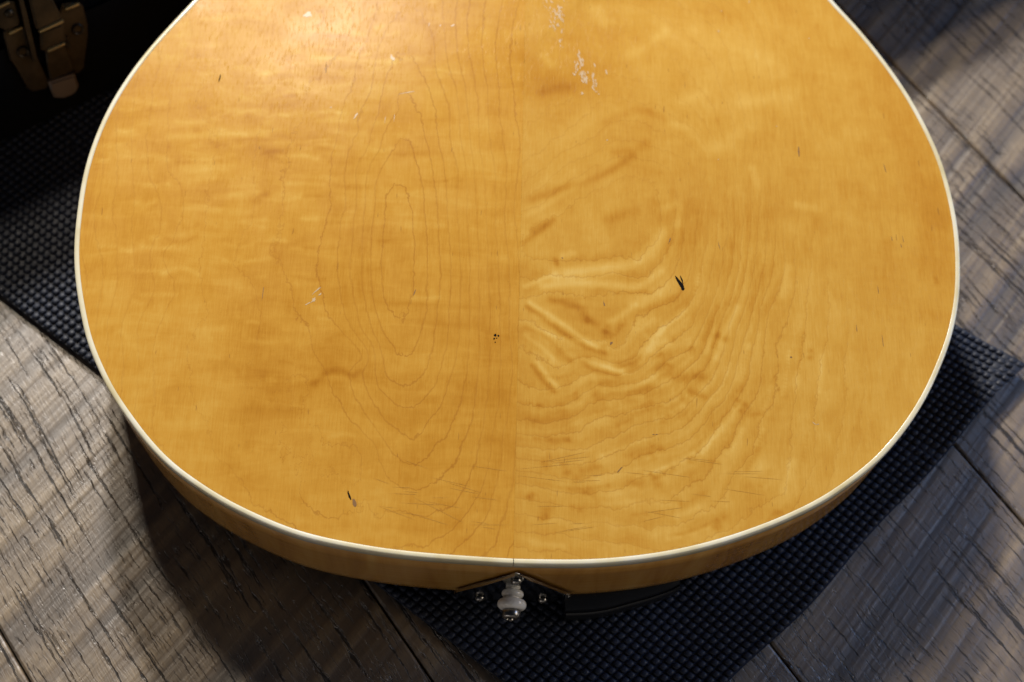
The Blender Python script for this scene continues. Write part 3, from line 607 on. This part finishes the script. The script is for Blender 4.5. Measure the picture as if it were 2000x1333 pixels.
# width along e2 until the lower-left edge
A_ = np.array([e2, -e1]).T; wsol = np.linalg.solve(A_, mlow - MC); MW = wsol[0]; ML = .88
s = NT('black_rubber'); o_ = s.obj()
rb = s.noise(s.map(o_, (500, 500, 500)), 1, 3, .6); rb2 = s.noise(s.map(o_, (25, 25, 25)), 1, 3, .6)
RUB = s.set(Base_Color=s.ramp(rb2, [(.3, (.010, .014, .027)), (.7, (.019, .027, .052))]), Roughness=s.rng(rb, .3, .7, .46, .62), Normal=s.bump(rb, .25, .0002), Specular_IOR_Level=.42)  # black rubber tinted navy in place of the blue window's light
mat = empty('rubber_mat', (MC[0], MC[1], 0)); tag(mat, label='black rubber mat with a grid of raised bumps lying on the floor under the guitar', category='mat')
pit = 4.15e-3; ni = int(ML / pit); nj = int(MW / pit)
def mat_lift(a, b):                           # the free right-hand edge curls up a little
    return .0045 * np.exp(-(b / .05) ** 2) * 0 + .006 * np.exp(-(a / .022) ** 2) * (.55 + .45 * np.sin(b * 34 + .6)) * np.exp(-(b / .16) ** 2)
def edge_in(b): return .0016 * np.sin(b * 22 + 1.) + .0010 * np.sin(b * 61)
# base slab
nu, nv = 120, 60
aa = np.linspace(0, 1, nu) ** 1.6 * ML; bb = np.linspace(0, MW, nv)
Aq, Bq = np.meshgrid(aa, bb, indexing='ij')
Ae = Aq + edge_in(Bq) * np.exp(-Aq / .03)
XY = -Ae[..., None] * e1 + Bq[..., None] * e2
top = np.concatenate([XY, (MT + mat_lift(Aq, Bq))[..., None]], -1).reshape(-1, 3)
bot = np.concatenate([XY, (.0003 + mat_lift(Aq, Bq))[..., None]], -1).reshape(-1, 3)
F = [tuple(f) for f in grid_faces(nu, nv)] ; n0 = nu * nv
F += [tuple(np.array(f)[::-1] + n0) for f in grid_faces(nu, nv)]
loop = [i * nv for i in range(nu)] + [(nu - 1) * nv + j for j in range(1, nv)] + [i * nv + nv - 1 for i in range(nu - 2, -1, -1)] + [j for j in range(nv - 2, 0, -1)]
for k in range(len(loop)): a_, b_ = loop[k], loop[(k + 1) % len(loop)]; F.append((b_, a_, a_ + n0, b_ + n0))
mo = mesh('mat_sheet', np.vstack([top, bot]), F, RUB, mat, True, autosmooth=50)
# bumps
seg = 12; prof = [(.475, -.05), (.445, .25), (.385, .62), (.28, .88), (.15, .98)]
ii, jj = np.meshgrid(np.arange(ni), np.arange(nj), indexing='ij'); ii, jj = ii.ravel(), jj.ravel()
ac = (ii + .62) * pit; bc = (jj + .5) * (MW / nj)
hs = np.full(len(ac), 1.0) * rng.uniform(.92, 1.05, len(ac)); rs = rng.uniform(.97, 1.02, len(ac))
torn = (ac < .014) & (rng.random(len(ac)) < .38) & (bc < .09) | (rng.random(len(ac)) < .004)
hs[torn] *= rng.uniform(.15, .6, torn.sum())
wp = -ac[:, None] * e1 + bc[:, None] * e2 + MC
keep = (wp[:, 1] > .08) & (wp[:, 0] > -.45)
ac, bc, hs, rs = ac[keep], bc[keep], hs[keep], rs[keep]
th = np.arange(seg) * 2 * math.pi / seg
nb = len(ac); per = seg * len(prof) + 1
V = np.zeros((nb, per, 3))
jx, jy = rng.normal(0, .00007, nb), rng.normal(0, .00007, nb)
for k, (r_, z_) in enumerate(prof):
    sq = 1 + .15 * np.sin(2 * th)**2
    da = (r_ * pit * np.cos(th) * sq)[None] * rs[:, None] + jx[:, None]; db = (r_ * pit * np.sin(th) * sq)[None] * rs[:, None] + jy[:, None]
    A2, B2 = ac[:, None] + da, bc[:, None] + db
    V[:, k * seg:(k + 1) * seg, :2] = -(A2 + edge_in(B2) * np.exp(-A2 / .03))[..., None] * e1 + B2[..., None] * e2
    V[:, k * seg:(k + 1) * seg, 2] = MT + z_ * BH * hs[:, None] + mat_lift(A2, B2)
V[:, -1, :2] = -(ac + jx + edge_in(bc) * np.exp(-ac / .03))[:, None] * e1 + (bc + jy)[:, None] * e2; V[:, -1, 2] = MT + BH * hs + mat_lift(ac, bc)
f1 = []
for k in range(len(prof) - 1):
    for q in range(seg): f1.append((k * seg + q, k * seg + (q + 1) % seg, (k + 1) * seg + (q + 1) % seg, (k + 1) * seg + q))
f1 = np.array(f1)[:, ::-1]; f2 = np.array([((len(prof) - 1) * seg + q, (len(prof) - 1) * seg + (q + 1) % seg, per - 1) for q in range(seg)])[:, ::-1]
offs = (np.arange(nb) * per)[:, None, None]
FQ = (f1[None] + offs).reshape(-1, 4); FT = (f2[None] + offs).reshape(-1, 3)
me = bpy.data.meshes.new('bumps'); nl = FQ.size + FT.size
me.vertices.add(nb * per); me.vertices.foreach_set('co', V.reshape(-1))
me.loops.add(nl); me.loops.foreach_set('vertex_index', np.r_[FQ.ravel(), FT.ravel()].astype(np.int32))
me.polygons.add(len(FQ) + len(FT)); me.polygons.foreach_set('loop_start', np.r_[np.arange(len(FQ)) * 4, FQ.size + np.arange(len(FT)) * 3].astype(np.int32))
me.materials.append(RUB); me.update(calc_edges=True); me.polygons.foreach_set('use_smooth', [True] * len(me.polygons))
bo = bpy.data.objects.new('raised_bumps', me); COL.objects.link(bo); bo.parent = mat; bo['kind'] = 'stuff'

# ------------------------------------------------------------------ black padded strip under the rim, right of the bracket
s = NT('black_vinyl'); VIN = s.set(Base_Color=(.012, .013, .015), Roughness=.32, Specular_IOR_Level=.5)
zt = .0165
edge = [(1106, 1203), (1150, 1201), (1190, 1195), (1230, 1184), (1270, 1173), (1312, 1158), (1330, 1148)]
bm = bmesh.new(); rows = []
c0 = np.array(at(1200, 1150, zt))
for px, py in catmull(edge, 30):
    p = np.array(at(px, py, zt)); inw = np.array([-.08, 1.0]); inw /= np.linalg.norm(inw); row = []
    for d_, z_ in ((.0002, .0058), (0, .0135), (.0004, .0150), (.0012, .0156), (.0022, .0146), (.0030, .0150), (.0060, .0170), (.02, .0172), (.045, .0060)):
        q = p + inw * d_; row.append(bm.verts.new((q[0] - c0[0], q[1] - c0[1], z_)))
    rows.append(row)
for A_, B_ in zip(rows, rows[1:]):
    for k in range(len(A_) - 1): bm.faces.new((A_[k], A_[k + 1], B_[k + 1], B_[k]))
bm.faces.new(rows[0]); bm.faces.new(rows[-1])
strip = from_bm('padded_strip', bm, VIN, None, sharp=60); strip.location = (c0[0], c0[1], 0)
tag(strip, label='short glossy black padded strip tucked under the guitar rim beside the metal bracket', category='pad')

# ------------------------------------------------------------------ guitar case leaning behind, with its latch
CA = R(32.5); cu = np.array([math.cos(CA), math.sin(CA), 0]); cn = np.array([-math.sin(CA), math.cos(CA), 0]); SL = R(65)
cs = cn * math.cos(SL) + np.array([0, 0, 1]) * math.sin(SL); cq = np.cross(cu, cs); cq = -cq if cq[2] < 0 else cq   # face normal
FOOT = np.array([-.244, .416, .004])
def on_case(px, py, lift=0.0):
    r = ray(px, py); o0 = np.array([0, 0, CAMZ]); P0 = FOOT + cq * lift
    t = ((P0 - o0) @ cq) / (r @ cq); p = o0 + r * t - FOOT
    return np.array([p @ cu, p @ cs])
case = empty('guitar_case', tuple(FOOT)); case.matrix_world = Matrix((Vector(cu), Vector(cs), Vector(cq))).transposed().to_4x4() ; case.location = tuple(FOOT)
tag(case, label='black hard guitar case with a dark brass latch leaning in deep shadow behind the guitar', category='guitar case')
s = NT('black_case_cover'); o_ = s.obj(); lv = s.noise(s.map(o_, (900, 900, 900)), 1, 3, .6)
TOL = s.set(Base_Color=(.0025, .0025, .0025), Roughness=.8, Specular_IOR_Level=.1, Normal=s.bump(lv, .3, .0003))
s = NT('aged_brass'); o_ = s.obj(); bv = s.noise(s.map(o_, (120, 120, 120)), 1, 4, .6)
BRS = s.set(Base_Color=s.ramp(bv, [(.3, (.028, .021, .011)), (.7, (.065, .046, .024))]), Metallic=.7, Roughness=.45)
s = NT('lit_brass_edge'); BRE = s.set(Base_Color=(.50, .35, .14), Metallic=.7, Roughness=.35)  # brighter brass: light caught by the bent edges is put into the colour
def box(name, lo, hi, m, par, bev=.004):
    bm = bmesh.new(); bmesh.ops.create_cube(bm, size=1)
    for v in bm.verts: v.co = Vector([(a + b) / 2 + c * (b - a) for a, b, c in zip(lo, hi, v.co)])
    if bev: bmesh.ops.bevel(bm, geom=list(bm.edges), offset=bev, segments=3, affect='EDGES')
    return from_bm(name, bm, m, par)
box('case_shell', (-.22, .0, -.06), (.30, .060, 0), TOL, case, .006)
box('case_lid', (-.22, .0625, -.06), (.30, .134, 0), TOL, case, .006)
latch = None
def plate(name, crop, z0, z1, par, bev=.0006, m=None, sc=6.06):
    """plate traced in latch close-up units, extruded off the case face"""
    q = [on_case(x / sc, y / sc, z1) for x, y in crop]
    bm = bmesh.new(); A_ = [bm.verts.new((*p, z1)) for p in q]; B_ = [bm.verts.new((*p, z0)) for p in q]; n = len(q)
    bm.faces.new(A_); bm.faces.new(B_[::-1])
    for k in range(n): bm.faces.new((A_[k], B_[k], B_[(k + 1) % n], A_[(k + 1) % n]))
    if bev: bmesh.ops.bevel(bm, geom=[e for e in bm.edges if all(v in A_ for v in e.verts)], offset=bev, segments=3, affect='EDGES')
    return from_bm(name, bm, m or BRS, par, sharp=50)
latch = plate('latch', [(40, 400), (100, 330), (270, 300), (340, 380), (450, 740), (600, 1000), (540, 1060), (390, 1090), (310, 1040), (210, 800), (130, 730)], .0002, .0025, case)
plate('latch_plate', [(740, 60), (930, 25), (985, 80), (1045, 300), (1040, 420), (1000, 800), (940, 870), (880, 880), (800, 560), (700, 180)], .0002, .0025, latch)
plate('hinge_leaf', [(-120, 140), (110, 20), (180, 30), (240, 260), (220, 310), (60, 360), (0, 330), (-60, 300)], .0026, .0046, latch)
plate('side_rail', [(215, -40), (270, -40), (330, 200), (455, 735), (400, 745), (290, 300)], .0026, .0075, latch)
plate('lever', [(330, -60), (600, -60), (745, 225), (745, 280), (470, 385), (430, 340)], .0026, .0095, latch, .001)
plate('lever_step', [(475, 388), (745, 285), (795, 500), (560, 612), (490, 600)], .0026, .0075, latch, .001)
plate('lever_step', [(545, 615), (775, 515), (880, 770), (880, 850), (600, 960), (570, 800)], .0026, .0050, latch, .001)
plate('hook_pin', [(775, 460), (805, 450), (860, 570), (835, 600), (800, 560)], .0026, .0065, latch, .0008)
s = NT('pale_metal_tab'); TAB = s.set(Base_Color=(.17, .13, .10), Metallic=.3, Roughness=.5)
plate('release_tab', [(580, 985), (890, 885), (940, 1030), (905, 1100), (860, 1135), (760, 1172), (650, 1165), (620, 1100)], .0022, .0060, latch, .0012, TAB)
for a_, b_, z_ in (((462, 378), (752, 245), .0098), ((560, 604), (772, 513), .0078), ((105, 400), (270, 318), .0030), ((765, 112), (940, 42), .0030), ((-60, 105), (112, 24), .0050)):
    p, q = on_case(a_[0] / 6.06, a_[1] / 6.06, z_), on_case(b_[0] / 6.06, b_[1] / 6.06, z_)
    L_ = np.hypot(*(q - p)); o = from_bm('latch_lip', lathe([(0, 0), (.0008, .0001), (.0011, .0006), (.0011, L_ - .0006), (.0006, L_ - .0001), (0, L_)], 12), BRE, latch)
    o.matrix_local = Matrix.Translation((*p, z_)) @ Vector((*(q - p), 0)).to_track_quat('Z', 'Y').to_matrix().to_4x4()
for cx, cy, z_ in ((270, 612, .0026), (920, 345, .0026)):
    p = on_case(cx / 6.06, cy / 6.06, z_)
    o = from_bm('rivet_eyelet', lathe([(.0032, 0), (.0032, .0008), (.0027, .0013), (.0021, .0010), (.0018, .0001), (0, .0001)], 24), BRS, latch); o.location = (*p, z_)
p = on_case(110 / 6.06, 160 / 6.06, .0048); o = from_bm('rivet', lathe([(.0024, 0), (.0023, .0008), (.0015, .0016), (0, .0019)], 24), BRS, latch); o.location = (*p, .0046)

# ------------------------------------------------------------------ flat black blocker added beyond the frame, to shade the floor at top right
BLOCKER_AT = np.array([.198, .388 + .637 * .198])
blocker = empty('shadow_blocker', (BLOCKER_AT[0], BLOCKER_AT[1], 0))
def prism(name, pts, z0, z1, m, par, bev):
    bm = bmesh.new(); A_ = [bm.verts.new((*p, z1)) for p in pts]; B_ = [bm.verts.new((*p, z0)) for p in pts]; n = len(pts)
    bm.faces.new(A_); bm.faces.new(B_[::-1])
    for k in range(n): bm.faces.new((A_[k], B_[k], B_[(k + 1) % n], A_[(k + 1) % n]))
    bmesh.ops.bevel(bm, geom=list(bm.edges), offset=bev, segments=4, affect='EDGES')
    return from_bm(name, bm, m, par)
prism('blocker_body', [(0, 0), (.55, .35), (.55, .62), (.0, .52)], .001, .066, TOL, blocker, .008)
prism('blocker_top', [(.08, .14), (.42, .355), (.42, .52), (.08, .46)], .0665, .080, TOL, blocker, .005)
tag(blocker, label='unseen flat black blocker added beyond the upper right corner to shade the floor', category='gig bag')
